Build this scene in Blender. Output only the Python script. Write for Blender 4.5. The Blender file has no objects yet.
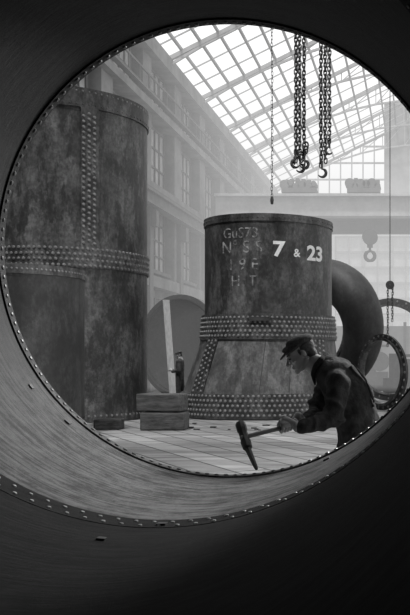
import bpy, math, random
from mathutils import Vector, Matrix, Euler
random.seed(4)
F=900.0; VX=415.0; VY=360.0; CH=1.43
def P(px,py,Y): return Vector(((px-VX)/F*Y, Y, CH+(VY-py)/F*Y))
scene=bpy.context.scene
COL=scene.collection

# ---------------------------------------------------------------- materials
def mat(name,lo,hi,rough=0.7,metal=0.0,scale=3.0,bump=0.1,stretch=(1,1,1),detail=6,r0=0.35,r1=0.65,bscale=None,spec=0.5,fine=0.0):
    m=bpy.data.materials.new(name); m.use_nodes=True
    n=m.node_tree.nodes; l=m.node_tree.links
    b=n['Principled BSDF']
    tc=n.new('ShaderNodeTexCoord'); mp=n.new('ShaderNodeMapping'); mp.inputs['Scale'].default_value=stretch
    l.new(tc.outputs['Object'],mp.inputs['Vector'])
    nz=n.new('ShaderNodeTexNoise'); nz.inputs['Scale'].default_value=scale; nz.inputs['Detail'].default_value=detail
    nz.inputs['Roughness'].default_value=0.65
    l.new(mp.outputs[0],nz.inputs['Vector'])
    cr=n.new('ShaderNodeValToRGB'); cr.color_ramp.elements[0].position=r0; cr.color_ramp.elements[1].position=r1
    cr.color_ramp.elements[0].color=(lo,lo,lo,1); cr.color_ramp.elements[1].color=(hi,hi,hi,1)
    l.new(nz.outputs['Fac'],cr.inputs[0]); out=cr.outputs[0]
    if fine>0:
        for sc,st,loc,p0,p1,k in ((scale*1.3,(1,1,0.45),(3,7,1),0.46,0.53,fine),(scale*7,(1,1,0.8),(9,2,5),0.44,0.58,fine*0.8),(scale*0.5,(1.6,1.6,0.25),(1,4,2),0.47,0.55,fine*0.6)):
            n3=n.new('ShaderNodeTexNoise'); n3.inputs['Scale'].default_value=sc; n3.inputs['Detail'].default_value=10; n3.inputs['Roughness'].default_value=0.75
            mp3=n.new('ShaderNodeMapping'); mp3.inputs['Scale'].default_value=st; mp3.inputs['Location'].default_value=loc
            l.new(tc.outputs['Object'],mp3.inputs['Vector']); l.new(mp3.outputs[0],n3.inputs['Vector'])
            c3=n.new('ShaderNodeValToRGB'); c3.color_ramp.elements[0].position=p0; c3.color_ramp.elements[1].position=p1
            c3.color_ramp.elements[0].color=(1-k,)*3+(1,)
            l.new(n3.outputs['Fac'],c3.inputs[0])
            mx=n.new('ShaderNodeMix'); mx.data_type='RGBA'; mx.blend_type='MULTIPLY'; mx.inputs[0].default_value=1
            l.new(out,mx.inputs[6]); l.new(c3.outputs[0],mx.inputs[7]); out=mx.outputs[2]
    l.new(out,b.inputs['Base Color'])
    b.inputs['Roughness'].default_value=rough; b.inputs['Metallic'].default_value=metal
    b.inputs['Specular IOR Level'].default_value=spec
    if bump>0:
        n2=n.new('ShaderNodeTexNoise'); n2.inputs['Scale'].default_value=bscale or scale*6; n2.inputs['Detail'].default_value=4
        l.new(mp.outputs[0],n2.inputs['Vector'])
        bp=n.new('ShaderNodeBump'); bp.inputs['Strength'].default_value=bump; bp.inputs['Distance'].default_value=0.02
        l.new(n2.outputs['Fac'],bp.inputs['Height']); l.new(bp.outputs[0],b.inputs['Normal'])
    return m
M_tower=mat('tower_steel',0.09,0.21,0.5,0.0,1.6,0.3,(1,1,0.7),fine=0.62)
M_funnel=mat('funnel_steel',0.07,0.18,0.5,0.0,1.6,0.25,fine=0.55)
M_skirt=mat('skirt_steel',0.14,0.27,0.55,0.0,2.0,0.2,fine=0.45)
M_short=mat('short_shell_steel',0.04,0.09,0.6,0.0,1.5,0.2,fine=0.5)
M_rivet=mat('rivet_steel',0.14,0.28,0.4,0.0,6,0.0)
M_dark=mat('dark_steel',0.025,0.06,0.6,0,2,0.1)
M_bell=mat('bell_steel',0.025,0.06,0.6,0,2,0.1,fine=.3)
M_chain=mat('chain_iron',0.03,0.07,0.5,0,8,0.0)
M_wall=mat('grey_masonry',0.13,0.24,0.9,0,0.8,0.1)
M_trim=mat('wall_ironwork',0.10,0.16,0.8,0,1.0,0.0)
M_win=mat('window_pane_dusty',0.3,0.45,0.4,0,1.5,0.0)
M_bar=mat('roof_iron',0.25,0.34,0.7,0,1.0,0.0)
M_crane=mat('crane_paint',0.36,0.5,0.7,0,1.0,0.0)
M_end=mat('end_wall_brick',0.3,0.42,0.9,0,0.7,0.0)
M_wood=mat('rough_timber',0.03,0.11,0.85,0,3.0,0.5,(1,6,6))
M_plank=mat('pale_plank',0.3,0.42,0.8,0,3.0,0.1,(6,6,1))
M_chalk=mat('white_paint',0.75,0.9,0.8,0,20,0.0)
M_chalk2=mat('faded_chalk',0.07,0.38,0.9,0,9,0.0,r0=.42,r1=.62)
M_cloth=mat('wool_jacket',0.035,0.075,0.95,0,10,0.5,bscale=30,spec=0.2)
M_cloth2=mat('wool_collar',0.025,0.05,0.95,0,10,0.5,bscale=30,spec=0.2)
M_trous=mat('trousers_cloth',0.03,0.05,0.95,0,14,0.4,spec=0.2)
M_cap=mat('tweed_cap',0.04,0.12,0.95,0,110,0.2,spec=0.2)
M_skin=mat('skin',0.38,0.46,0.5,0,12,0.05)
M_hair=mat('hair',0.04,0.09,0.8,0,60,0.2)
M_eye=mat('eye_dark',0.02,0.03,0.2,0,5,0)
M_shirt=mat('shirt_cloth',0.4,0.5,0.9,0,20,0.1)
M_handle=mat('hammer_handle_wood',0.12,0.2,0.6,0,8,0.1)
M_leather=mat('boot_leather',0.02,0.04,0.5,0,8,0.1)

def pipe_mat(name,lo,hi,top_shade,rough,bump,spec=0.5,zlo=0.6,zhi=2.1):
    m=bpy.data.materials.new(name); m.use_nodes=True
    n=m.node_tree.nodes; l=m.node_tree.links; b=n['Principled BSDF']
    tc=n.new('ShaderNodeTexCoord'); mp=n.new('ShaderNodeMapping'); mp.inputs['Scale'].default_value=(1.0,16,1.0)
    l.new(tc.outputs['Object'],mp.inputs['Vector'])
    nz=n.new('ShaderNodeTexNoise'); nz.inputs['Scale'].default_value=2.2; nz.inputs['Detail'].default_value=9; nz.inputs['Roughness'].default_value=0.75
    l.new(mp.outputs[0],nz.inputs['Vector'])
    n2=n.new('ShaderNodeTexNoise'); n2.inputs['Scale'].default_value=6.0; n2.inputs['Detail'].default_value=12; n2.inputs['Roughness'].default_value=0.85
    l.new(tc.outputs['Object'],n2.inputs['Vector'])
    mx=n.new('ShaderNodeMath'); mx.operation='MULTIPLY'; l.new(nz.outputs['Fac'],mx.inputs[0]); l.new(n2.outputs['Fac'],mx.inputs[1])
    cr=n.new('ShaderNodeValToRGB'); cr.color_ramp.elements[0].position=0.20; cr.color_ramp.elements[1].position=0.31
    cr.color_ramp.elements[0].color=(lo,lo,lo,1); cr.color_ramp.elements[1].color=(hi,hi,hi,1)
    l.new(mx.outputs[0],cr.inputs[0])
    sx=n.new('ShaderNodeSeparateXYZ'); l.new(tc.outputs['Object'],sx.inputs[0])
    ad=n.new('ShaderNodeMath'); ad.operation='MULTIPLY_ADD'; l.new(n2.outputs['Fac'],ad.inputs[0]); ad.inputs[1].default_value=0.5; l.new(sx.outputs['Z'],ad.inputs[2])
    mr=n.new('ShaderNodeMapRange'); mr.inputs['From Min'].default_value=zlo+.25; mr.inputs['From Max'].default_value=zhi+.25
    mr.inputs['To Min'].default_value=1.0; mr.inputs['To Max'].default_value=top_shade; l.new(ad.outputs[0],mr.inputs['Value'])  # colour darkens upward: shade of the upper bore painted in
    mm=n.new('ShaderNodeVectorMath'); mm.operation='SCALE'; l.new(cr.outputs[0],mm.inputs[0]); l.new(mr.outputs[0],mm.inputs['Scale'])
    l.new(mm.outputs[0],b.inputs['Base Color'])
    b.inputs['Specular IOR Level'].default_value=spec
    b.inputs['Roughness'].default_value=rough
    bp=n.new('ShaderNodeBump'); bp.inputs['Strength'].default_value=bump; bp.inputs['Distance'].default_value=0.012
    l.new(mx.outputs[0],bp.inputs['Height']); l.new(bp.outputs[0],b.inputs['Normal'])
    return m
M_pipe=pipe_mat('pipe_bore_top_shaded',0.03,0.24,0.05,0.6,1.0,0.22,0.6,1.75)  # bore plate with shade painted over its upper part
M_pipe2=pipe_mat('pipe_bore_near',0.004,0.018,0.35,0.7,0.8,0.08)  # near course: darker bore colour, darkening further toward the top
M_pipe_out=mat('pipe_outer',0.04,0.08,0.7,0,2,0.1)

def floor_mat():
    m=bpy.data.materials.new('floor_boards'); m.use_nodes=True
    n=m.node_tree.nodes; l=m.node_tree.links; b=n['Principled BSDF']
    tc=n.new('ShaderNodeTexCoord'); mp=n.new('ShaderNodeMapping'); mp.inputs['Rotation'].default_value=(0,0,math.radians(58))
    l.new(tc.outputs['Object'],mp.inputs['Vector'])
    br=n.new('ShaderNodeTexBrick'); br.inputs['Scale'].default_value=1.0
    br.inputs['Brick Width'].default_value=11; br.inputs['Row Height'].default_value=0.46
    br.inputs['Mortar Size'].default_value=0.018; br.inputs['Color1'].default_value=(0.20,0.20,0.20,1)
    br.inputs['Color2'].default_value=(0.38,0.38,0.38,1); br.inputs['Mortar'].default_value=(0.04,0.04,0.04,1)
    l.new(mp.outputs[0],br.inputs['Vector'])
    mp2=n.new('ShaderNodeMapping'); mp2.inputs['Rotation'].default_value=(0,0,math.radians(58)); mp2.inputs['Scale'].default_value=(0.4,2.5,1)
    l.new(tc.outputs['Object'],mp2.inputs['Vector'])
    nz=n.new('ShaderNodeTexNoise'); nz.inputs['Scale'].default_value=1.3; nz.inputs['Detail'].default_value=10; nz.inputs['Roughness'].default_value=0.75
    l.new(mp2.outputs[0],nz.inputs['Vector'])
    cr=n.new('ShaderNodeValToRGB'); cr.color_ramp.elements[0].position=0.38; cr.color_ramp.elements[1].position=0.58
    cr.color_ramp.elements[0].color=(0.4,0.4,0.4,1)
    l.new(nz.outputs['Fac'],cr.inputs[0])
    mx=n.new('ShaderNodeMix'); mx.data_type='RGBA'; mx.blend_type='MULTIPLY'; mx.inputs[0].default_value=1
    l.new(br.outputs['Color'],mx.inputs[6]); l.new(cr.outputs[0],mx.inputs[7]); l.new(mx.outputs[2],b.inputs['Base Color'])
    b.inputs['Roughness'].default_value=0.75
    bp=n.new('ShaderNodeBump'); bp.inputs['Strength'].default_value=0.4; bp.inputs['Distance'].default_value=0.02; bp.invert=True
    l.new(br.outputs['Fac'],bp.inputs['Height']); l.new(bp.outputs[0],b.inputs['Normal'])
    return m
M_floor=floor_mat()

# ---------------------------------------------------------------- mesh builder
class MB:
    def __init__(s): s.v=[]; s.f=[]; s.mi=[]; s.sm=[]; s.mats=[]
    def m(s,mt):
        if mt not in s.mats: s.mats.append(mt)
        return s.mats.index(mt)
    def add(s,vs,fs,mt,smooth=False,M=None):
        o=len(s.v); i=s.m(mt)
        for v in vs: s.v.append(tuple(M@Vector(v)) if M is not None else tuple(v))
        for f in fs: s.f.append([o+k for k in f]); s.mi.append(i); s.sm.append(smooth)
    def box(s,c,size,mt,M=None):
        x,y,z=[a/2 for a in size]; c=Vector(c)
        vs=[c+Vector((a*x,b*y,d*z)) for a in(-1,1) for b in(-1,1) for d in(-1,1)]
        fs=[(0,1,3,2),(4,6,7,5),(0,4,5,1),(2,3,7,6),(0,2,6,4),(1,5,7,3)]
        s.add(vs,fs,mt,False,M)
    def bar(s,a,b,w,h,mt):
        a=Vector(a);b=Vector(b);d=b-a;L=d.length
        q=d.to_track_quat('Y','Z').to_matrix().to_4x4(); M=Matrix.Translation((a+b)/2)@q
        s.box((0,0,0),(w,L,h),mt,M)
    def lathe(s,prof,mt,seg=96,M=None,a0=0,a1=2*math.pi,closed=True,mts=None):
        full=abs((a1-a0)-2*math.pi)<1e-6
        n=seg if full else seg+1
        vs=[]
        for p in prof:
            r,z=p[0],p[1]; dx=p[2] if len(p)>2 else 0
            for k in range(n):
                a=a0+(a1-a0)*k/seg
                vs.append((r*math.cos(a)+dx,r*math.sin(a),z))
        m=len(prof); rng=m if closed else m-1
        for i in range(rng):
            j=(i+1)%m; fs=[]
            for k in range(seg):
                k2=(k+1)%n
                fs.append((i*n+k,i*n+k2,j*n+k2,j*n+k))
            if i==0: o=len(s.v); s.v.extend([tuple(M@Vector(v)) if M is not None else v for v in vs])
            idx=s.m(mts[i] if mts else mt)
            for f in fs: s.f.append([o+q for q in f]); s.mi.append(idx); s.sm.append(True)
    def rivet(s,p,nrm,r,mt,h=0.6):
        nrm=Vector(nrm).normalized(); q=nrm.to_track_quat('Z','Y').to_matrix().to_4x4()
        M=Matrix.Translation(p)@q
        vs=[]
        for rr,zz in((1,-0.1),(0.75,h*0.7)):
            for k in range(8):
                a=k*math.pi/4; vs.append((rr*r*math.cos(a),rr*r*math.sin(a),zz*r))
        vs.append((0,0,h*r))
        fs=[(k,(k+1)%8,8+(k+1)%8,8+k) for k in range(8)]+[(8+k,8+(k+1)%8,16) for k in range(8)]
        s.add(vs,fs,mt,True,M)
    def tube(s,pts,rad,mt,seg=8,closed=False):
        pts=[Vector(p) for p in pts]; n=len(pts)
        if not hasattr(rad,'__len__'): rad=[rad]*n
        vs=[]; up=None
        for i,p in enumerate(pts):
            if closed: t=(pts[(i+1)%n]-pts[i-1])
            else: t=pts[min(i+1,n-1)]-pts[max(i-1,0)]
            t.normalize()
            if up is None:
                up=t.orthogonal().normalized()
            up=(up-t*up.dot(t)); up.normalize(); sd=t.cross(up)
            for k in range(seg):
                a=2*math.pi*k/seg; vs.append(p+(up*math.cos(a)+sd*math.sin(a))*rad[i])
        fs=[]
        for i in range(n if closed else n-1):
            j=(i+1)%n
            for k in range(seg):
                k2=(k+1)%seg; fs.append((i*seg+k,i*seg+k2,j*seg+k2,j*seg+k))
        if not closed:
            fs.append(tuple(range(seg))[::-1]); fs.append(tuple((n-1)*seg+k for k in range(seg)))
        s.add(vs,fs,mt,True)
    def obj(s,name,parent=None,auto=True):
        me=bpy.data.meshes.new(name); me.from_pydata(s.v,[],s.f); 
        for mt in s.mats: me.materials.append(mt)
        me.polygons.foreach_set('material_index',s.mi); me.polygons.foreach_set('use_smooth',s.sm)
        me.update()
        if auto:
            try: me.set_sharp_from_angle(angle=math.radians(35))
            except Exception: pass
        o=bpy.data.objects.new(name,me); COL.objects.link(o)
        if parent: o.parent=parent
        return o
def empty(name,loc=(0,0,0)):
    e=bpy.data.objects.new(name,None); COL.objects.link(e); e.empty_display_size=0.2
    return e

# ---------------------------------------------------------------- the big pipe we look through
RIM_Y=5.45; k=F/RIM_Y
RC=P(232,250,RIM_Y); R=226/k
axis=Vector(((395-VX)/F,1,(VY-355)/F)).normalized()
q=axis.to_track_quat('Z','Y').to_matrix().to_4x4()
PM=Matrix.Translation(RC)@q   # local z=0 at mouth, negative z back toward the camera
b=MB()
SE=-1.57
T=0.022
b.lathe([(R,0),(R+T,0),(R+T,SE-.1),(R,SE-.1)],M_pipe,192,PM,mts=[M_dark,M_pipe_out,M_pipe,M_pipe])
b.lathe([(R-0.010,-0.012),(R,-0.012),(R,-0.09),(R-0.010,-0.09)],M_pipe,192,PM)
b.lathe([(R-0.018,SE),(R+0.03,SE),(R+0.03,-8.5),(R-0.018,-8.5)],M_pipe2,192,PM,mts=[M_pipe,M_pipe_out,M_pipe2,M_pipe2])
b.lathe([(R-0.020,SE-.17),(R-0.017,SE-.17),(R-0.017,SE),(R-0.020,SE)],M_pipe2,192,PM)
b.lathe([(0.001,-8.4),(R,-8.4),(R,-8.5),(0.001,-8.5)],M_pipe2,96,PM)  # unseen rear cap, added to keep light out of the bore
def ring_rivets(b,M,r,z,n,rr,mt,inward=False,dx=0,off=0,a0=0,a1=2*math.pi,h=0.6):
    for i in range(n):
        a=a0+(a1-a0)*(i+off)/n
        p=M@Vector((r*math.cos(a)+dx,r*math.sin(a),z)); d=M.to_3x3()@Vector((math.cos(a),math.sin(a),0))
        b.rivet(p,-d if inward else d,rr*random.uniform(.92,1.08),mt,h)
M_rb=mat('bright_rivet',0.3,0.8,0.3,0.0,25,0.0)
M_rimr=mat('rim_rivet',0.04,0.10,0.4,0.0,6,0.0)
ring_rivets(b,PM,R-0.010,-0.05,150,0.015,M_rimr,True)
ring_rivets(b,PM,R-0.020,SE-0.05,110,0.0105,M_rb,True,h=0.5)
ring_rivets(b,PM,R-0.020,SE-0.13,110,0.0105,M_rb,True,off=0.5,h=0.5)
for (px,py,z,s) in ((75,414,-.25,.02),(162,527,SE-.10,.022),(100,555,-2.0,.018),(326,458,-.35,.02),(20,395,-.3,.018)):
    c=PM@Vector((0,0,z)); d=P(px,py,c.y)-c; d.y=0; d.normalize(); rr=R-.018 if z<SE else R
    b.box((0,0,0),(s*1.8,s*1.8,s*0.9),M_dark,Matrix.Translation(c+d*rr)@d.to_track_quat('Z','Y').to_matrix().to_4x4())
for z in(-0.8,-3.5,-6.5):
    c=PM@Vector((0,0,z)); h0=c.z-R-0.04
    b.box((c.x,c.y,h0/2),(1.8,0.35,h0),M_wood)
    for sx in(-1,1):
        M=Matrix.Translation((c.x+sx*0.78,c.y,h0+0.04))
        b.box((0,0,0),(0.28,0.35,0.12),M_wood,M)
b.obj('riveted_steel_pipe')

# ---------------------------------------------------------------- hall shell
WX=-12.0; EX=14.0; EY=76.0; EZ=15.7; Y0=-12.0; RX=1.0; RZ=EZ+0.5*(RX-WX)
b=MB(); b.box(((WX+EX)/2,(Y0+EY)/2,-0.1),(EX-WX+1,EY-Y0+1,0.2),M_floor); b.obj('floor')
b=MB()
bay=5.2
b.box((WX-0.55,(Y0+EY)/2,EZ/2),(0.3,EY-Y0,EZ),M_wall)
ys=[];y=Y0
while y<EY: ys.append(y); y+=bay
for y in ys:
    b.box((WX-0.2,y,EZ/2),(0.6,1.3,EZ),M_wall)
    b.box((WX+0.16,y,4.1),(0.3,0.5,8.2),M_trim)
    b.box((WX+0.30,y,7.7),(0.55,0.45,0.7),M_trim)
for z,h,d in((15.4,0.7,0.35),(12.7,0.35,0.3),(9.2,0.4,0.2),(5.0,0.5,0.15)):
    b.box((WX-0.2+d/2,(Y0+EY)/2,z),(0.6+d,EY-Y0,h),M_wall)
b.box((WX+0.42,(20+EY)/2,8.25),(0.5,EY-20,0.12),M_trim); b.box((WX+0.42,(20+EY)/2,8.8),(0.5,EY-20,0.12),M_trim)
b.box((WX+0.42,(20+EY)/2,8.5),(0.14,EY-20,0.6),M_trim); b.box((WX+0.42,(20+EY)/2,8.95),(0.1,EY-20,0.15),M_dark)
b.box((WX+0.3,(20+EY)/2,13.2),(0.25,EY-20,0.1),M_trim)
for i in range(40):
    b.bar((WX+0.3,20+i*1.4,13.2),(WX+0.3,20+i*1.4,14.0),0.06,0.06,M_trim)
b.box((WX+0.3,(20+EY)/2,14.0),(0.08,EY-20,0.08),M_trim)
b.obj('wall_left')
wi=1
for i,y in enumerate(ys[5:],5):
    if y+bay>EY: break
    b=MB()
    for z0,z1 in((5.6,8.6),(9.6,12.3),(13.0,15.0),(0.8,4.4)):
        yc=y+bay/2; w=bay-2.2
        b.box((WX-0.38,yc,(z0+z1)/2),(0.05,w,z1-z0),M_win if z0>5 else M_dark)
        for j in range(5):
            b.box((WX-0.33,yc-w/2+w*j/4,(z0+z1)/2),(0.08,0.09,z1-z0),M_trim)
        nz=max(2,int((z1-z0)/0.7))
        for j in range(nz+1):
            b.box((WX-0.33,yc,z0+(z1-z0)*j/nz),(0.08,w,0.07),M_trim)
        b.box((WX-0.25,yc,z0-0.08),(0.5,w+0.4,0.16),M_trim)
    b.obj('window_%d'%wi); wi+=1
b=MB()
for y in ys: b.box((EX+0.3,y,EZ/2),(0.6,1.2,EZ),M_wall)
b.box((EX+0.3,(Y0+EY)/2,0.8),(0.5,EY-Y0,1.6),M_wall); b.box((EX+0.3,(Y0+EY)/2,EZ-0.5),(0.5,EY-Y0,1.0),M_wall)
b.box((EX+0.3,(Y0+EY)/2,8.5),(0.5,EY-Y0,0.8),M_wall)
yy=Y0
while yy<EY:
    b.box((EX+0.3,yy,EZ/2),(0.08,0.08,EZ),M_trim); yy+=1.3
b.obj('wall_right')
b=MB(); b.box(((WX+EX)/2,Y0-0.3,EZ/2+3),(EX-WX+1,0.4,EZ+6),M_wall); b.obj('wall_rear')
b=MB()
wx0,wx1,wz0,wz1=-6.8,10.0,4.0,11.9
b.box(((WX+wx0)/2,EY+0.3,6.9),(wx0-WX,0.6,13.8),M_end)
b.box(((EX+wx1)/2,EY+0.3,6.9),(EX-wx1,0.6,13.8),M_end)
b.box(((wx0+wx1)/2,EY+0.3,wz0/2),(wx1-wx0,0.6,wz0),M_end)
b.box(((wx0+wx1)/2,EY+0.3,(wz1+13.8)/2),(wx1-wx0,0.6,13.8-wz1),M_end)
b.box(((EX-2.6)/2,EY+0.3,18.5),(EX+2.6,0.6,9.4),M_wall)
b.obj('wall_end')
b=MB()
b.box(((wx0+wx1)/2,EY+0.45,(wz0+wz1)/2),(wx1-wx0,0.05,wz1-wz0),M_win)
for j in range(15): 
    x=wx0+(wx1-wx0)*j/14; b.box((x,EY+0.3,(wz0+wz1)/2),(0.28 if j%2==0 else 0.1,0.2,wz1-wz0),M_trim)
for j in range(7):
    z=wz0+(wz1-wz0)*j/6; b.box(((wx0+wx1)/2,EY+0.3,z),(wx1-wx0,0.2,0.16),M_trim)
b.obj('window_end_wall')
b=MB()
x=WX
while x<-2.6:
    zt=EZ+0.5*(x-WX); b.box((x,EY+0.2,(13.8+zt)/2),(0.1,0.15,zt-13.8),M_bar); x+=0.95
for z in(13.9,15.3,16.7,18.1,19.5):
    x0=max(WX,WX+(z-EZ)/0.5); b.box(((x0-2.6)/2,EY+0.2,z),(-2.6-x0,0.12,0.14),M_bar)
b.obj('window_gable')

b=MB()
def rz(x): return EZ+0.5*(x-WX) if x<=RX else RZ-0.5*(x-RX)
nP=15
for i in range(nP+1):
    x=WX+(RX-WX)*i/nP; b.box((x,(8+EY)/2,rz(x)+0.1),(0.11,EY-8,0.14),M_bar)
    x2=RX+(EX-RX)*i/nP; b.box((x2,(8+EY)/2,rz(x2)+0.1),(0.11,EY-8,0.14),M_bar)
y=8.0
while y<=EY:
    b.bar((WX,y,rz(WX)+0.2),(RX,y,rz(RX)+0.2),0.06,0.06,M_bar)
    b.bar((EX,y,rz(EX)+0.2),(RX,y,rz(RX)+0.2),0.06,0.06,M_bar); y+=2.1
y=10.4
while y<=EY:
    b.bar((WX,y,EZ-0.05),(RX,y,RZ-0.05),0.15,0.2,M_bar); b.bar((EX,y,EZ-0.05),(RX,y,RZ-0.05),0.15,0.2,M_bar)
    lo=[]; n=14
    for i in range(n+1):
        x=WX+(EX-WX)*i/n; t=(x-RX)/(EX-RX); lo.append(Vector((x,y,EZ-0.4+4.2*(1-t*t))))
    for i in range(n):
        b.bar(lo[i],lo[i+1],0.12,0.12,M_bar)
    for i in range(n+1):
        b.bar(lo[i],(lo[i].x,y,rz(lo[i].x)),0.06,0.06,M_bar)
        if i<n: b.bar(lo[i],(lo[i+1].x,y,rz(lo[i+1].x)),0.05,0.05,M_bar)
    y+=bay*1.25
b.obj('glazed_roof')
b=MB()
for xa,xb in((WX,RX),(EX,RX)):
    v=[(xa,Y0,EZ+.3),(xb,Y0,RZ+.3),(xb,8,RZ+.3),(xa,8,EZ+.3)]
    b.add(v+[(p[0],p[1],p[2]+0.1) for p in v],[(0,1,2,3),(4,5,6,7),(0,1,5,4),(1,2,6,5),(2,3,7,6),(3,0,4,7)],M_wall)
b.obj('ceiling')

# smoky air filling the far part of the shop
hm=bpy.data.materials.new('smoky_air'); hm.use_nodes=True
n=hm.node_tree.nodes; l=hm.node_tree.links; n.remove(n['Principled BSDF'])
DEN=0.025; HZ=0.74
va=n.new('ShaderNodeVolumeAbsorption'); va.inputs['Color'].default_value=(0,0,0,1); va.inputs['Density'].default_value=DEN
ve=n.new('ShaderNodeEmission'); ve.inputs['Strength'].default_value=DEN*HZ  # haze light put in as emission instead of scattering
ad=n.new('ShaderNodeAddShader'); l.new(va.outputs[0],ad.inputs[0]); l.new(ve.outputs[0],ad.inputs[1])
l.new(ad.outputs[0],n['Material Output'].inputs['Volume'])
HY=29.6
b=MB(); b.box((1.2,(HY+EY-.2)/2,7.9),(24.8,EY-.2-HY,15.2),hm); b.obj('smoky_air')

# ---------------------------------------------------------------- tall tower
TX=(62-VX)/F*22; TM=Matrix.Translation((TX,22,0))
def zz(py,Y): return CH+(VY-py)/F*Y
tr=2.0; yf=22-tr
zt=zz(84,yf); zb1=zz(264,yf); zb2=zz(247,yf)
b=MB()
b.lathe([(tr,0.02),(tr,zb1),(tr,zb2),(tr,zt-0.45),(tr,zt),(tr-.05,zt),(tr-.05,0.02)],M_tower,128,TM)
b.lathe([(tr,zb1-0.05),(tr+.035,zb1-0.05),(tr+.035,zb2+0.05),(tr,zb2+0.05)],M_tower,128,TM)
b.lathe([(tr,zt-0.42),(tr+.03,zt-0.42),(tr+.03,zt+0.02),(tr,zt+0.02)],M_tower,128,TM)
for j,z in enumerate((zb1+0.0,(zb1+zb2)/2-.06,(zb1+zb2)/2+.06,zb2-0.0)): ring_rivets(b,TM,tr+.035,z,112,0.037,M_rivet,off=0.5*(j%2))
ring_rivets(b,TM,tr+.03,zt-0.35,90,0.022,M_tower)
ring_rivets(b,TM,tr+.03,zt-0.06,90,0.022,M_rivet)
ring_rivets(b,TM,tr,0.15,90,0.03,M_rivet)
a_s=-math.pi/2+0.67
w=0.20/tr
b.lathe([(tr,zb2+.05),(tr+.03,zb2+.05),(tr+.03,zt-.42),(tr,zt-.42)],M_tower,6,TM,a_s-w,a_s+w)
z=zb2+0.13
while z<zt-0.5:
    for da in(-w*0.70,-w*.1,w*0.5):
        a=a_s+da; p=TM@Vector(((tr+.03)*math.cos(a),(tr+.03)*math.sin(a),z+(.06 if da==-w*.1 else 0))); b.rivet(p,(math.cos(a),math.sin(a),0),0.04,M_rivet,0.8)
    z+=0.125
for aa in(a_s+2.1,a_s-2.1):
    b.lathe([(tr,zb2+.05),(tr+.03,zb2+.05),(tr+.03,zt-.42),(tr,zt-.42)],M_tower,6,TM,aa-w,aa+w)
b.obj('tall_riveted_boiler_shell')

SM=Matrix.Translation(((10-VX)/F*17.5,17.5,0)); sr=1.36; zs=zz(263,16.1)
b=MB()
b.lathe([(sr,0.02),(sr,zs),(sr-.04,zs),(sr-.04,0.02)],M_short,112,SM)
b.lathe([(sr,zs-0.16),(sr+.02,zs-0.16),(sr+.02,zs+.02),(sr,zs+.02)],M_tower,112,SM)
ring_rivets(b,SM,sr+.02,zs-0.07,100,0.022,M_rivet)
ring_rivets(b,SM,sr,0.3,80,0.02,M_short)
b.obj('short_riveted_shell')

# ---------------------------------------------------------------- funnel-shaped casing with numerals
FY=23.3; FM=Matrix.Translation(((269-VX)/F*FY,FY,0)); bd=-0.16
z1,z2,z3,z4=0.04,0.60,1.96,2.51; ztp=4.95
b=MB()
prof=[(2.04,0.02,bd),(2.01,z2,bd),(1.70,z3,0),(1.66,z4,0),(1.62,z4+.02,0),(1.62,ztp,0),(1.58,ztp,0),(1.58,z4,0),(1.9,z2,bd),(1.9,0.02,bd)]
b.lathe(prof,M_funnel,128,FM,mts=[M_skirt,M_skirt,M_funnel]+[M_funnel]*7)
b.lathe([(2.04,0.03,bd),(2.08,0.03,bd),(2.05,z2+.02,bd),(2.0,z2+.02,bd)],M_funnel,128,FM)
b.lathe([(1.70,z3-.03,0),(1.745,z3-.03,0),(1.70,z4+.04,0),(1.62,z4+.04,0)],M_funnel,128,FM)
b.lathe([(1.62,ztp-.16,0),(1.645,ztp-.16,0),(1.645,ztp+.02,0),(1.60,ztp+.02,0)],M_funnel,128,FM)
for j,z in enumerate((0.11,0.225,0.34,0.455,0.57)): ring_rivets(b,FM,2.08-0.05*z,z,104,0.036,M_rivet,dx=bd,off=.5*(j%2),h=.75)
for j,z in enumerate((2.02,2.13,2.24,2.35,2.46)): ring_rivets(b,FM,1.742-0.08*(z-1.96),z,92,0.036,M_rivet,off=.5*(j%2),h=.75)
ring_rivets(b,FM,1.645,ztp-.07,80,0.022,M_funnel)
def skirt_pt(a,z,off):
    t=(z-z2)/(z3-z2); r=2.01+(1.70-2.01)*t+off; dx=bd*(1-t)
    return Vector((r*math.cos(a)+dx,r*math.sin(a),z))
for ac in(-math.pi/2-0.74,-math.pi/2+0.95,math.pi/2-.3):
    vs=[];n=8
    for i in range(n+1):
        z=z2+(z3-z2)*i/n
        for da,of in((-0.12,0),(-0.12,.03),(0.12,.03),(0.12,0)): vs.append(skirt_pt(ac+da,z,of))
    fs=[(4*i+j,4*i+j+1,4*i+5+j,4*i+4+j) for i in range(n) for j in range(3)]
    b.add(vs,fs,M_funnel,False,FM)
    for i in range(11):
        z=z2+0.08+(z3-z2-.14)*i/10
        for da in(-0.08,0,0.08): b.rivet(FM@skirt_pt(ac+da,z+(0.06 if da==0 and i<10 else 0),.03),(math.cos(ac),math.sin(ac),0.1),0.034,M_rivet)
for da,n_ in((0.12,0),(0.48,0)):
    b.bar(FM@skirt_pt(-math.pi/2+da,z2+.03,.006),FM@skirt_pt(-math.pi/2+da,z3-.03,.006),0.01,0.01,M_dark)
pp=FM@Vector((0.05,-1.745,2.42)); b.box(pp,(0.5,0.03,0.1),M_dark)
fun=b.obj('numbered_funnel_casing')
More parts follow.
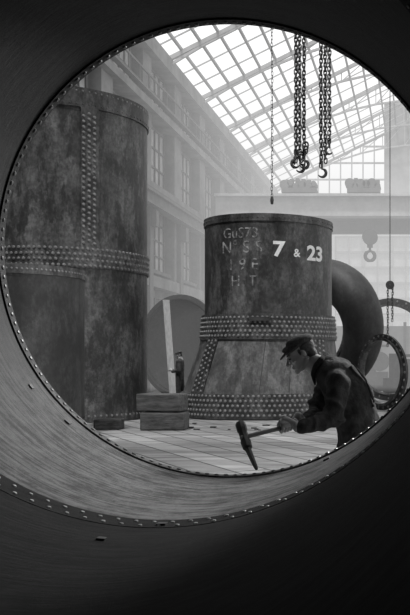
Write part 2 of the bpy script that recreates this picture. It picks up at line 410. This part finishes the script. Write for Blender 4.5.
def wrap_text(txt,px,py,size,mt,parent,name,M,r,Yf,thick=0.012,sx=1.0):
    cu=bpy.data.curves.new(name,'FONT'); cu.body=txt; cu.size=size; cu.offset=thick; cu.extrude=0.002; cu.align_x='CENTER'; cu.resolution_u=3
    o=bpy.data.objects.new(name+'_tmp',cu); COL.objects.link(o)
    dg=bpy.context.evaluated_depsgraph_get(); me=bpy.data.meshes.new_from_object(o.evaluated_get(dg))
    bpy.data.objects.remove(o)
    c=M.translation
    x0=(px-VX)/F*Yf-c.x; a0=math.asin(max(-1,min(1,x0/r)))
    z0=zz(py,Yf)
    for v in me.vertices:
        a=a0+v.co.x*sx/r; rr=r+0.006+v.co.z
        v.co=Vector((c.x+rr*math.sin(a),c.y-rr*math.cos(a),z0+v.co.y))
    me.materials.clear(); me.materials.append(mt)
    ob=bpy.data.objects.new(name,me); COL.objects.link(ob); ob.parent=parent
Yf=FY-1.5
wrap_text('7',279,256,0.50,M_chalk,fun,'numeral_7',FM,1.62,Yf,0.016,1.15)
wrap_text('&',296,256,0.28,M_chalk,fun,'ampersand',FM,1.62,Yf,0.004)
wrap_text('23',313,258,0.50,M_chalk,fun,'numeral_23',FM,1.62,Yf,0.016,1.15)
wrap_text('GuS73',240,238,0.36,M_chalk2,fun,'chalk_line_1',FM,1.62,Yf,0.0)
wrap_text('N° S S',241,253,0.42,M_chalk2,fun,'chalk_line_2',FM,1.62,Yf,0.0)
wrap_text('1 9 E',243,270,0.40,M_chalk2,fun,'chalk_line_3',FM,1.62,Yf,0.0)
wrap_text('H  T',244,286,0.36,M_chalk2,fun,'chalk_line_4',FM,1.62,Yf,0.0)

# ---------------------------------------------------------------- bell-mouth behind
b=MB()
BM=Matrix.Translation(((180-VX)/F*33,33,1.93))@Matrix.Rotation(math.radians(-25),4,'Z')@Matrix.Rotation(math.radians(90),4,'X')
b.lathe([(1.84,0),(1.90,0),(1.90,0.06),(1.74,0.10),(1.45,-0.7),(1.40,-1.4),(1.36,-1.4),(1.41,-.7),(1.66,0.02)],M_bell,96,BM)
b.lathe([(0.01,-1.36),(1.38,-1.36),(1.38,-1.40),(0.01,-1.40)],M_bell,64,BM)
b.obj('bell_mouth_duct')
b=MB(); b.bar(P(166,300,31.0),(P(174,362,30.4).x,30.3,0.05),0.22,0.06,M_plank); b.obj('leaning_plank')

b=MB()
VYY=28.0; vc=Vector(((320-VX)/F*VYY,VYY,2.32)); VR=Matrix.Translation(vc)@Matrix.Rotation(math.radians(-30),4,'Z')
pts=[];rad=[]
for i in range(49):
    t=i/48; a=math.radians(-100+330*t); rr=1.62; mr=0.30+0.36*math.sin(math.pi*min(1,t*1.1))
    pts.append(VR@Vector((math.cos(a)*rr,0,math.sin(a)*rr))); rad.append(mr)
b.tube(pts,rad,M_bell,24)
for sy in(-0.30,0.30):
    pr=[VR@Vector((math.cos(a)*1.15,sy,math.sin(a)*1.15)) for a in[2*math.pi*i/48 for i in range(48)]]
    b.tube(pr,0.07,M_tower,8,closed=True)
b.box((vc.x,vc.y,0.15),(1.6,1.2,0.3),M_wood)
b.obj('spiral_turbine_casing')

def flange(name,px,Y,ro,ri,th,ang,lean=0,nb=30):
    b=MB(); Mx=Matrix.Translation(((px-VX)/F*Y,Y,ro+0.01))@Matrix.Rotation(math.radians(ang),4,'Z')@Matrix.Rotation(math.radians(90+lean),4,'X')
    b.lathe([(ri,-th/2),(ro,-th/2),(ro,th/2),(ri,th/2)],M_dark,96,Mx)
    b.lathe([(ri-.02,-th*1.3),(ri+.05,-th*1.3),(ri+.05,th*1.3),(ri-.02,th*1.3)],M_tower,96,Mx)
    for s in(1,-1):
        for i in range(nb):
            a=2*math.pi*i/nb; r=(ro+ri)/2+.02
            b.rivet(Mx@Vector((r*math.cos(a),r*math.sin(a),s*th/2)),Mx.to_3x3()@Vector((0,0,s)),0.04,M_rivet)
    b.obj(name)
flange('flange_ring',392,31.2,1.78,1.54,0.12,28)
flange('flange_ring',382,25.6,1.08,0.92,0.08,-48)
b=MB()
for i,(px,Y,w,h,d) in enumerate(((345,40,1.6,1.5,1.2),(372,42,1.5,2.2,1.2),(400,38,1.4,1.7,1.2),(425,41,1.6,2.4,1.4))):
    x=(px-VX)/F*Y
    b.box((x,Y,h*0.2),(w,d,h*0.4),M_bell); b.box((x-.1*w,Y,h*0.6),(w*.45,d*.6,h*0.8),M_bell)
    b.lathe([(0.01,-.4),(0.3*w,-.4),(0.3*w,.4),(0.01,.4)],M_dark,24,Matrix.Translation((x+.25*w,Y,h*.62))@Matrix.Rotation(math.pi/2,4,'X'))
    b.bar((x-w*.3,Y,h*.95),(x+w*.5,Y,h*.95),.12,.12,M_dark)
b.obj('machine_castings')
b=MB()
x0=(330-VX)/F*47; b.box(((x0+6)/2,47,1.6),(6-x0,0.15,3.2),M_trim)
for i in range(9): b.box((x0+(6-x0)*i/8,46.85,1.7),(0.15,0.15,3.4),M_bell)
b.obj('sheet_iron_screen')

# ---------------------------------------------------------------- blocks
def block(name,px0,px1,Y,z0,z1,dep,rot=0):
    b=MB(); xa=(px0-VX)/F*Y; xb=(px1-VX)/F*Y
    M=Matrix.Translation(((xa+xb)/2,Y+dep/2,(z0+z1)/2))@Matrix.Rotation(math.radians(rot),4,'Z')
    b.box((0,0,0),(xb-xa,dep,z1-z0),M_wood,M)
    o=b.obj(name); md=o.modifiers.new('bev','BEVEL'); md.width=0.03; md.segments=2
block('timber_block',139,183,18.2,0.0,0.36,0.6,5)
block('timber_block',136,181,18.25,0.38,0.74,0.55,-4)
block('timber_block',92,118,18.4,0.0,0.22,0.5,8)
b=MB()
for i in range(12):
    px=random.uniform(190,320); Y=random.uniform(18.0,20.3); s=random.uniform(.03,.08)
    if px>190 and Y>20.2: Y=19.6
    b.box(((px-VX)/F*Y,Y,s*0.2+.001),(s*random.uniform(1,2.5),s,s*0.4),M_dark,None)
b.obj('scrap_offcuts')

# ---------------------------------------------------------------- overhead crane carrying the chains
b=MB()
for y in(20.0,21.5):
    b.box(((WX+EX)/2,y,14.2),(EX-WX-2.0,0.35,1.0),M_crane)
b.box((-2.4,20.75,14.9),(2.2,2.4,0.4),M_crane)
b.obj('overhead_crane_bridge')
def link(b,c,L,w,r,rotz,mt):
    pts=[];h=L/2-w/2
    for i in range(12):
        a=2*math.pi*i/12; x=math.cos(a)*w/2; z=math.sin(a)*w/2+(h if math.sin(a)>=0 else -h)
        pts.append(c+Vector((x*math.cos(rotz),x*math.sin(rotz),z)))
    b.tube(pts,r,mt,6,closed=True)
def chain(b,x,y,za,zb,L=0.13,w=0.07,r=0.0145,mt=None,ph=0):
    z=za;i=0
    while z<zb:
        link(b,Vector((x+random.uniform(-.008,.008),y,z)),L,w,r,(i%2)*math.pi/2+0.5+ph,mt or M_chain); z+=L-2*r-0.012; i+=1
def hook(b,x,y,z,s,mt,flip=1):
    pts=[(x,y,z+0.30*s),(x,y,z+0.12*s)]
    for i in range(12):
        a=math.radians(90-i*22); pts.append((x+flip*math.cos(a)*0.10*s,y,z+math.sin(a)*0.10*s))
    b.tube(pts,[0.025*s]*4+[0.04*s]*6+[0.03*s,0.025*s,0.02*s,0.012*s],mt,8)
CY=20.0
b=MB(); 
for dx,yo,z0 in((-0.09,0,zz(160,CY)),(0.0,-0.06,zz(152,CY)),(0.08,0.08,zz(156,CY))):
    chain(b,(300-VX)/F*CY+dx,CY+yo,z0,13.72,ph=dx*9)
for dx,f in((-0.09,-1),(0.09,1),(0.0,1)): hook(b,(300-VX)/F*CY+dx,CY+dx*0.5,zz(168,CY)+abs(dx),0.9,M_chain,f)
for i in range(7): link(b,Vector(((300-VX)/F*CY+random.uniform(-.13,.13),CY+random.uniform(-.08,.08),zz(146+i*3,CY))),0.17,0.12,0.02,i,M_chain)
b.obj('hoist_chain')
b=MB()
for dx,yo,z0 in((-0.09,0,zz(165,CY)),(-0.0,.07,zz(160,CY)),(0.10,0.0,zz(145,CY))):
    chain(b,(325-VX)/F*CY+dx,CY+yo,z0,13.72,ph=dx*9)
hook(b,(322-VX)/F*CY,CY,zz(173,CY),0.9,M_chain,1); hook(b,(329-VX)/F*CY,CY+.05,zz(150,CY),0.8,M_chain,-1)
b.obj('hoist_chain')
b=MB()
x=(272-VX)/F*21.5
chain(b,x,21.5,zz(196,21.5),13.7,0.11,0.045,0.006)
b.lathe([(0.01,-.10),(0.03,-.10),(0.045,0),(0.03,.08),(0.01,.08)],M_chain,12,Matrix.Translation((x,21.5,zz(200,21.5))))
b.obj('hand_chain')

b=MB()
Yc=50; xl=WX+1.0; xr=EX-0.3
b.box(((xl+xr)/2,Yc,zz(208,Yc)),(xr-xl,0.8,1.15),M_crane)
b.box(((xl+xr)/2,Yc-.1,zz(197,Yc)),(xr-xl,1.3,0.14),M_crane)
b.box(((xl+xr)/2,Yc-.1,zz(219,Yc)),(xr-xl,1.1,0.14),M_trim)
b.box(((xl+xr)/2,Yc+.6,zz(226,Yc)),(xr-xl,0.5,0.7),M_trim)
for px,w in((300,1.9),(364,1.8)):
    x=(px-VX)/F*Yc
    b.box((x,Yc,zz(192,Yc)),(w,1.2,0.25),M_trim)
    for i in range(6):
        a=(i-2.5)*0.17*w; rr=random.uniform(.14,.28)
        b.lathe([(0.01,-.5),(rr,-.5),(rr,.5),(0.01,.5)],M_trim,20,Matrix.Translation((x+a,Yc,zz(188,Yc)+random.uniform(0,.2)))@Matrix.Rotation(math.pi/2,4,'X'))
        b.box((x+a,Yc+.3,zz(184,Yc)+random.uniform(-.1,.15)),(0.2,0.4,random.uniform(.2,.6)),M_trim)
    b.bar((x-w*.4,Yc,zz(180,Yc)),(x+w*.3,Yc,zz(182,Yc)),.06,.06,M_trim)
b.obj('travelling_crane_girder')
b=MB(); Yh=49.0; x=(370-VX)/F*Yh
b.tube([(x-.12,Yh,zz(221,Yh)),(x-.12,Yh,zz(236,Yh))],0.03,M_dark,6); b.tube([(x+.12,Yh,zz(221,Yh)),(x+.12,Yh,zz(236,Yh))],0.03,M_dark,6)
b.lathe([(0.01,-.2),(0.42,-.2),(0.30,-.05),(0.30,.05),(0.42,.2),(0.01,.2)],M_dark,24,Matrix.Translation((x,Yh,zz(237,Yh)))@Matrix.Rotation(math.pi/2,4,'X'))
b.box((x,Yh,zz(242,Yh)),(0.3,0.3,0.6),M_dark)
for f in(-1,1): hook(b,x,Yh,zz(256,Yh),2.6,M_dark,f)
b.obj('crane_hook_block')
b=MB(); Yq=29.2; x=(390-VX)/F*Yq
b.tube([(x,Yq,zz(283,Yq)),(x,Yq,14.9)],0.014,M_chain,6)
b.lathe([(0.01,-.05),(0.14,-.05),(0.11,0),(0.14,.05),(0.01,.05)],M_chain,20,Matrix.Translation((x,Yq,zz(285,Yq)))@Matrix.Rotation(math.pi/2,4,'X'))
chain(b,x-.07,Yq,zz(345,Yq),zz(287,Yq),0.12,0.06,0.011); chain(b,x+.08,Yq,zz(320,Yq),zz(287,Yq),0.12,0.06,0.011)
b.bar((x-2,Yq,14.95),(x+2,Yq,14.95),0.15,0.15,M_bar); 
for sx in(-2,2): b.bar((x+sx,Yq,14.95),(x+sx,Yq,rz(x+sx)),0.08,0.08,M_bar)
b.obj('hanging_pulley')

# ---------------------------------------------------------------- people
import bmesh
def _ico(sub):
    bm=bmesh.new(); bmesh.ops.create_icosphere(bm,subdivisions=sub,radius=1.0)
    v=[x.co.copy() for x in bm.verts]; f=[[q.index for q in x.verts] for x in bm.faces]; bm.free(); return v,f
ICO=_ico(3)
tex=bpy.data.textures.new('cloth_folds','CLOUDS'); tex.noise_scale=0.10; tex.noise_depth=1
class Blob:
    def __init__(s): s.v=[]; s.f=[]
    def ell(s,c,r,M=None,R=None):
        if not hasattr(r,'__len__'): r=(r,r,r)
        T=Matrix.Translation(c)@(R.to_4x4() if R is not None else Matrix.Identity(4))@Matrix.Diagonal((r[0],r[1],r[2],1))
        if M is not None: T=M@T
        o=len(s.v); s.v+= [T@v for v in ICO[0]]; s.f+=[[o+i for i in f] for f in ICO[1]]
    def cap(s,a,b,ra,rb,M=None):
        a=Vector(a);b=Vector(b);L=(b-a).length; n=max(2,int(L/(min(ra,rb)*0.45))+1)
        for i in range(n+1):
            t=i/n; s.ell(a.lerp(b,t),ra+(rb-ra)*t,M)
    def chain(s,pts,rad,M=None):
        for i in range(len(pts)-1): s.cap(pts[i],pts[i+1],rad[i],rad[i+1],M)
    def obj(s,name,mt,parent,vox=0.01,sm=4,folds=0):
        me=bpy.data.meshes.new(name); me.from_pydata(s.v,[],s.f); me.materials.append(mt); me.update()
        o=bpy.data.objects.new(name,me); COL.objects.link(o); o.parent=parent
        md=o.modifiers.new('r','REMESH'); md.mode='VOXEL'; md.voxel_size=vox; md.use_smooth_shade=True
        if sm:
            m2=o.modifiers.new('s','SMOOTH'); m2.iterations=sm; m2.factor=0.5
        if folds:
            m3=o.modifiers.new('f','DISPLACE'); m3.texture=tex; m3.strength=folds; m3.mid_level=0.5; m3.texture_coords='LOCAL'
        return o
def head(par,M,hair=M_hair,det=0.004):
    h=Blob()
    h.ell((0,0.012,0.035),(0.074,0.094,0.088),M)
    h.ell((0,-0.028,-0.02),(0.060,0.064,0.085),M)
    h.ell((0,-0.036,-0.066),(0.048,0.050,0.046),M)
    h.ell((0,-0.080,-0.100),(0.022,0.017,0.016),M)
    h.ell((0,-0.086,0.024),(0.046,0.013,0.009),M)
    h.chain([(0,-0.092,0.010),(0,-0.108,-0.012),(0,-0.116,-0.028)],[0.007,0.009,0.012],M)
    for sx in(-1,1):
        h.ell((sx*0.012,-0.104,-0.031),0.009,M)
        h.ell((sx*0.038,-0.066,-0.024),(0.018,0.020,0.016),M)
        h.ell((sx*0.074,0.014,-0.010),(0.009,0.016,0.027),M)
        h.cap((sx*0.052,0.012,-0.055),(sx*0.022,-0.066,-0.094),0.016,0.014,M)
    h.ell((0,-0.090,-0.058),(0.022,0.012,0.006),M); h.ell((0,-0.089,-0.072),(0.020,0.011,0.007),M)
    h.cap((0,0.020,-0.06),(0,0.045,-0.17),0.052,0.056,M)
    h.obj('head',M_skin,par,det,2)
    e=Blob()
    for sx in(-1,1): e.ell((sx*0.031,-0.086,0.002),(0.012,0.010,0.006),M)
    e.obj('eyes',M_eye,par,0.002,0)
    hr=Blob()
    hr.ell((0,0.032,0.035),(0.077,0.088,0.088),M); hr.ell((0,0.062,-0.03),(0.060,0.045,0.06),M)
    for sx in(-1,1): hr.ell((sx*0.070,-0.008,0.012),(0.008,0.010,0.024),M)
    hr.obj('hair',hair,par,det,1)
    c=Blob()
    c.ell((0,0.012,0.064),(0.092,0.112,0.030),M,Matrix.Rotation(math.radians(10),3,'X'))
    c.ell((0,0.036,0.080),(0.100,0.100,0.040),M,Matrix.Rotation(math.radians(-10),3,'X'))
    c.ell((0,-0.060,0.072),(0.070,0.045,0.020),M)
    c.ell((0,-0.104,0.044),(0.060,0.044,0.008),M,Matrix.Rotation(math.radians(20),3,'X'))
    c.ell((0,0.010,0.112),(0.012,0.012,0.010),M)
    c.obj('flat_cap',M_cap,par,det,1)
def hand_grip(par,name,c,hax,pdir,wrist,flip=1,hr=0.017,det=0.003):
    """fist closed round a bar: c centre, hax bar axis, pdir from bar to palm"""
    hax=Vector(hax).normalized(); p=Vector(pdir); p=(p-hax*p.dot(hax)).normalized(); t=hax.cross(p)*flip
    B=Blob(); R3=Matrix((hax,p,hax.cross(p))).transposed()
    B.ell(Vector(c)+p*(hr+0.012)-t*0.010,(0.043,0.017,0.036),None,R3)
    B.ell(Vector(c)+p*(hr+0.014)-t*0.034,(0.036,0.018,0.026),None,R3)
    ln=[1.0,1.1,1.04,0.85]
    for i in range(4):
        o=(i-1.5)*0.0225; rf=[0.0095,0.010,0.0095,0.0085][i]; rr=hr+rf*0.95; pts=[];rad=[]
        A=math.radians(215)*ln[i]
        n=9
        for j in range(n):
            a=-0.15+A*j/(n-1)
            bulge=1.0+0.22*math.exp(-((a-0.9)/0.35)**2)+0.15*math.exp(-((a-2.1)/0.3)**2)
            pts.append(Vector(c)+hax*o+(p*math.cos(a)+t*math.sin(a))*rr*bulge); rad.append(rf*(1-0.2*j/(n-1)))
        B.chain(pts,rad)
    pts=[Vector(c)-hax*0.030+p*(hr+0.012)-t*0.030]
    for a in(-0.9,-1.5,-2.1,-2.6): pts.append(Vector(c)-hax*(0.043+0.004*a)+(p*math.cos(a)+t*math.sin(a))*(hr+0.012))
    B.chain(pts,[0.015,0.013,0.0115,0.0105,0.009])
    B.chain([Vector(c)+p*(hr+0.014)-t*0.045,Vector(wrist)],[0.024,0.026])
    B.obj(name,M_skin,par,det,0)
def folds_on(j,a,b,r,n,amp,k0=0.15,k1=0.95):
    a=Vector(a);b=Vector(b);d=(b-a).normalized(); u=d.orthogonal().normalized(); v=d.cross(u)
    for i in range(n):
        t=k0+(k1-k0)*i/max(1,n-1); ph=i*2.1; pts=[]
        for s in range(9):
            an=ph+s*0.32; pts.append(a.lerp(b,t)+d*(0.03*math.sin(s*.4+i))+(u*math.cos(an)+v*math.sin(an))*(r-0.004))
        j.chain(pts,[amp*.5]+[amp]*7+[amp*.5])
def worker(J,headM,vox=0.012,det=0.004):
    par=empty('worker')
    j=Blob()
    sp=J['spine']; lat=J['lat'].normalized()
    for i in range(len(sp)-1):
        a,ra,rla=sp[i]; b_,rb,rlb=sp[i+1]; d=(b_-a)
        fw=d.cross(lat).normalized()
        R3=Matrix((fw,lat,d.normalized())).transposed()
        for kk in range(7):
            t=kk/6; j.ell(a.lerp(b_,t),(ra+(rb-ra)*t,rla+(rlb-rla)*t,(ra+(rb-ra)*t)*0.8),None,R3)
    big=vox<.014
    for s in('L','R'):
        j.chain([J['sh'+s],J['el'+s],J['cu'+s]],[0.078,0.064,0.047])
        m1=J['sh'+s].lerp(J['el'+s],0.85); j.ell(m1,0.068)
        j.ell(J['el'+s].lerp(J['cu'+s],0.25),0.062); j.cap(J['el'+s].lerp(J['cu'+s],0.93),J['cu'+s],0.051,0.051)
        j.cap(J['sh'+s],sp[-2][0],0.085,0.10)
        if big:
            folds_on(j,J['sh'+s],J['el'+s],0.074,5,0.014,0.35,1.0); folds_on(j,J['el'+s],J['cu'+s],0.060,4,0.012,0.05,0.75)
    if big:
        # long creases fanning over the back of the coat
        for i in range(5):
            y=6.02+i*0.08
            j.chain([Q(352-i*2,362+i*3,y-.02),Q(366,380+i*5,y),Q(374,402+i*4,y)],[.006,.014,.008])
    j.obj('jacket',M_cloth,par,vox*(0.75 if big else 1),2,0.03 if big else 0.0)
    c=Blob(); c.chain(J['collar'],J.get('colr',[0.022]*len(J['collar']))); c.obj('collar',M_cloth2,par,vox*.7,1)
    s_=Blob(); s_.cap(sp[-1][0],J['neck'],0.060,0.058); s_.obj('neckerchief',M_shirt,par,vox*0.8,2)
    t=Blob()
    t.ell(J['hipL'].lerp(J['hipR'],0.5),(0.13,0.16,0.12))
    for s in('L','R'):
        t.chain([J['hip'+s],J['kn'+s],J['an'+s]],[0.100,0.075,0.062])
    t.obj('trousers',M_trous,par,vox,3)
    bt=Blob()
    for s in('L','R'):
        an=J['an'+s]; fd=J['foot']
        bt.cap(an,(an.x,an.y,0.055),0.05,0.05); bt.chain([Vector((an.x,an.y,0.042))-fd*0.04,Vector((an.x,an.y,0.048))+fd*0.08,Vector((an.x,an.y,0.036))+fd*0.18],[0.040,0.042,0.034])
    bt.obj('boots',M_leather,par,vox,1)
    head(par,headM,det=det)
    return par
def Q(px,py,y): return P(px,py,y)
hA=Q(245,437,5.66); hB=Q(309,421,5.93)
hax=(hB-hA).normalized()
gN=hA.lerp(hB,0.62); gF=hA.lerp(hB,0.86)
J=dict(
 spine=[(Q(360,468,6.2),0.175,0.205),(Q(361,440,6.2),0.160,0.190),(Q(356,415,6.2),0.152,0.180),(Q(349,394,6.2),0.162,0.195),(Q(336,376,6.2),0.140,0.185),(Q(325,366,6.2),0.080,0.110)],
 lat=Vector((0.12,1,0)),neck=Q(315,362,6.2),
 shL=Q(338,383,6.01),shR=Q(330,378,6.38),elL=Q(333,419,5.92),elR=Q(316,414,6.34),
 cuL=Q(303,427,5.83),cuR=Q(307,422,6.08),
 collar=[Q(326,355,6.20),Q(321,360,6.115),Q(316,366,6.10),Q(313,374,6.12),Q(315,384,6.10)],colr=[.020,.022,.022,.018,.010],
 hipL=Vector((Q(362,440,6.2).x,6.10,0.88)),hipR=Vector((Q(362,440,6.2).x,6.31,0.88)),
 knL=Vector((-0.50,6.08,0.49)),knR=Vector((-0.28,6.33,0.49)),anL=Vector((-0.42,6.08,0.10)),anR=Vector((-0.14,6.34,0.10)),
 foot=Vector((-1,0,0)))
HM=Matrix.Translation(Q(300.5,353.5,6.2))@Matrix.Rotation(math.radians(-90+12),4,'Z')@Matrix.Rotation(math.radians(30),4,'X')
w1=worker(J,HM)
hand_grip(w1,'hand_left',gN,hax,(0.25,-0.75,0.55),J['cuL']+Vector((-0.02,0,0)),1)
hand_grip(w1,'hand_right',gF,hax,(0.1,0.9,0.35),J['cuR']+Vector((-0.02,0,0)),-1)
cf=Blob(); cf.cap(J['cuL'],J['cuL']+Vector((-0.03,0,0.0)),0.040,0.038); cf.cap(J['cuR'],J['cuR']+Vector((-0.02,0,0)),0.038,0.036); cf.obj('shirt_cuffs',M_shirt,w1,0.006,1)
b=MB()
b.tube([hA-hax*0.03,hA.lerp(hB,.5),hB],[0.015,0.0145,0.018],M_handle,12)
t0=Q(240,423,5.74); t1=Q(248,449,5.61); t2=Q(256.5,469,5.475)
b.tube([t0,t0.lerp(t1,.04),t0.lerp(t1,.30),t0.lerp(t1,.36),t0.lerp(t1,.64),t0.lerp(t1,.70),t0.lerp(t1,.96),t1],[0.027,0.033,0.033,0.028,0.028,0.033,0.030,0.02],M_dark,8)
b.tube([t1-(t2-t1)*.2,t1,t2.lerp(t1,.15),t2],[0.020,0.020,0.014,0.010],M_dark,8)
b.obj('riveting_hammer')
Yd=28.9; X=(180-VX)/F*Yd
def W(x,y,z): return Vector((X+x,Yd+y,z))
J2=dict(
 spine=[(W(0,0,0.92),0.13,0.17),(W(0,0,1.08),0.125,0.165),(W(0.0,0,1.25),0.14,0.185),(W(0.0,0,1.36),0.12,0.175),(W(-.01,0,1.44),0.07,0.10)],
 lat=Vector((0,1,0)),neck=W(-.02,0,1.49),
 shL=W(0,-.19,1.37),shR=W(0,.19,1.37),elL=W(0.04,-.24,1.10),elR=W(0.02,.22,1.10),cuL=W(-.20,-.14,1.06),cuR=W(-.2,.12,1.08),
 collar=[W(0.03,0,1.47),W(-.05,-.03,1.44),W(-.07,-.02,1.38)],
 hipL=W(0,-.1,.9),hipR=W(0,.1,.9),knL=W(-.03,-.12,.48),knR=W(.05,.12,.48),anL=W(0.0,-.12,.1),anR=W(.12,.12,.1),foot=Vector((-1,0,0)))
HM2=Matrix.Translation(W(-.04,0,1.60))@Matrix.Rotation(math.radians(-60),4,'Z')@Matrix.Rotation(math.radians(15),4,'X')
w2=worker(J2,HM2,0.016,0.008)
ra,rb_=W(-.30,-.14,1.09),W(-.24,.16,1.11)
hand_grip(w2,'hand_left',ra.lerp(rb_,.2),(rb_-ra),(0.9,0,0.2),J2['cuL'],1,0.015,0.006)
hand_grip(w2,'hand_right',ra.lerp(rb_,.8),(rb_-ra),(0.9,0,0.2),J2['cuR'],1,0.015,0.006)
b=MB(); d=(rb_-ra).normalized(); b.tube([ra-d*.12,rb_+d*.15],0.015,M_handle,8); b.obj('steel_rod',w2)

# ---------------------------------------------------------------- light
w=bpy.data.worlds.new('sky'); scene.world=w; w.use_nodes=True
bg=w.node_tree.nodes['Background']; bg.inputs[0].default_value=(1,1,1,1); bg.inputs[1].default_value=1.3
sd=bpy.data.lights.new('sun','SUN'); sd.energy=3.6; sd.angle=math.radians(6)
so=bpy.data.objects.new('sun',sd); COL.objects.link(so)
so.rotation_euler=Vector((0.16,0.42,-1.0)).to_track_quat('-Z','Y').to_euler(); so.location=(0,0,30)
ld=bpy.data.lights.new('bore_fill_light','AREA'); ld.shape='DISK'; ld.size=1.6; ld.energy=1150  # unseen area light added to brighten the lower bore and the worker's back
lo_=bpy.data.objects.new('bore_fill_light',ld); COL.objects.link(lo_); lo_.location=(3.2,12.5,6.2)
lo_.rotation_euler=(Vector((-2.0,4.6,1.0))-lo_.location).to_track_quat('-Z','Y').to_euler()

cd=bpy.data.cameras.new('camera'); cam=bpy.data.objects.new('camera',cd); COL.objects.link(cam)
cam.location=(0,0,CH); cam.rotation_euler=(math.pi/2,0,0)
cd.sensor_fit='VERTICAL'; cd.sensor_height=24; cd.lens=F/615*24
cd.shift_x=(205-VX)/615; cd.shift_y=(VY-307.5)/615; cd.clip_start=0.02; cd.clip_end=300
scene.camera=cam
scene.view_settings.view_transform='Standard'
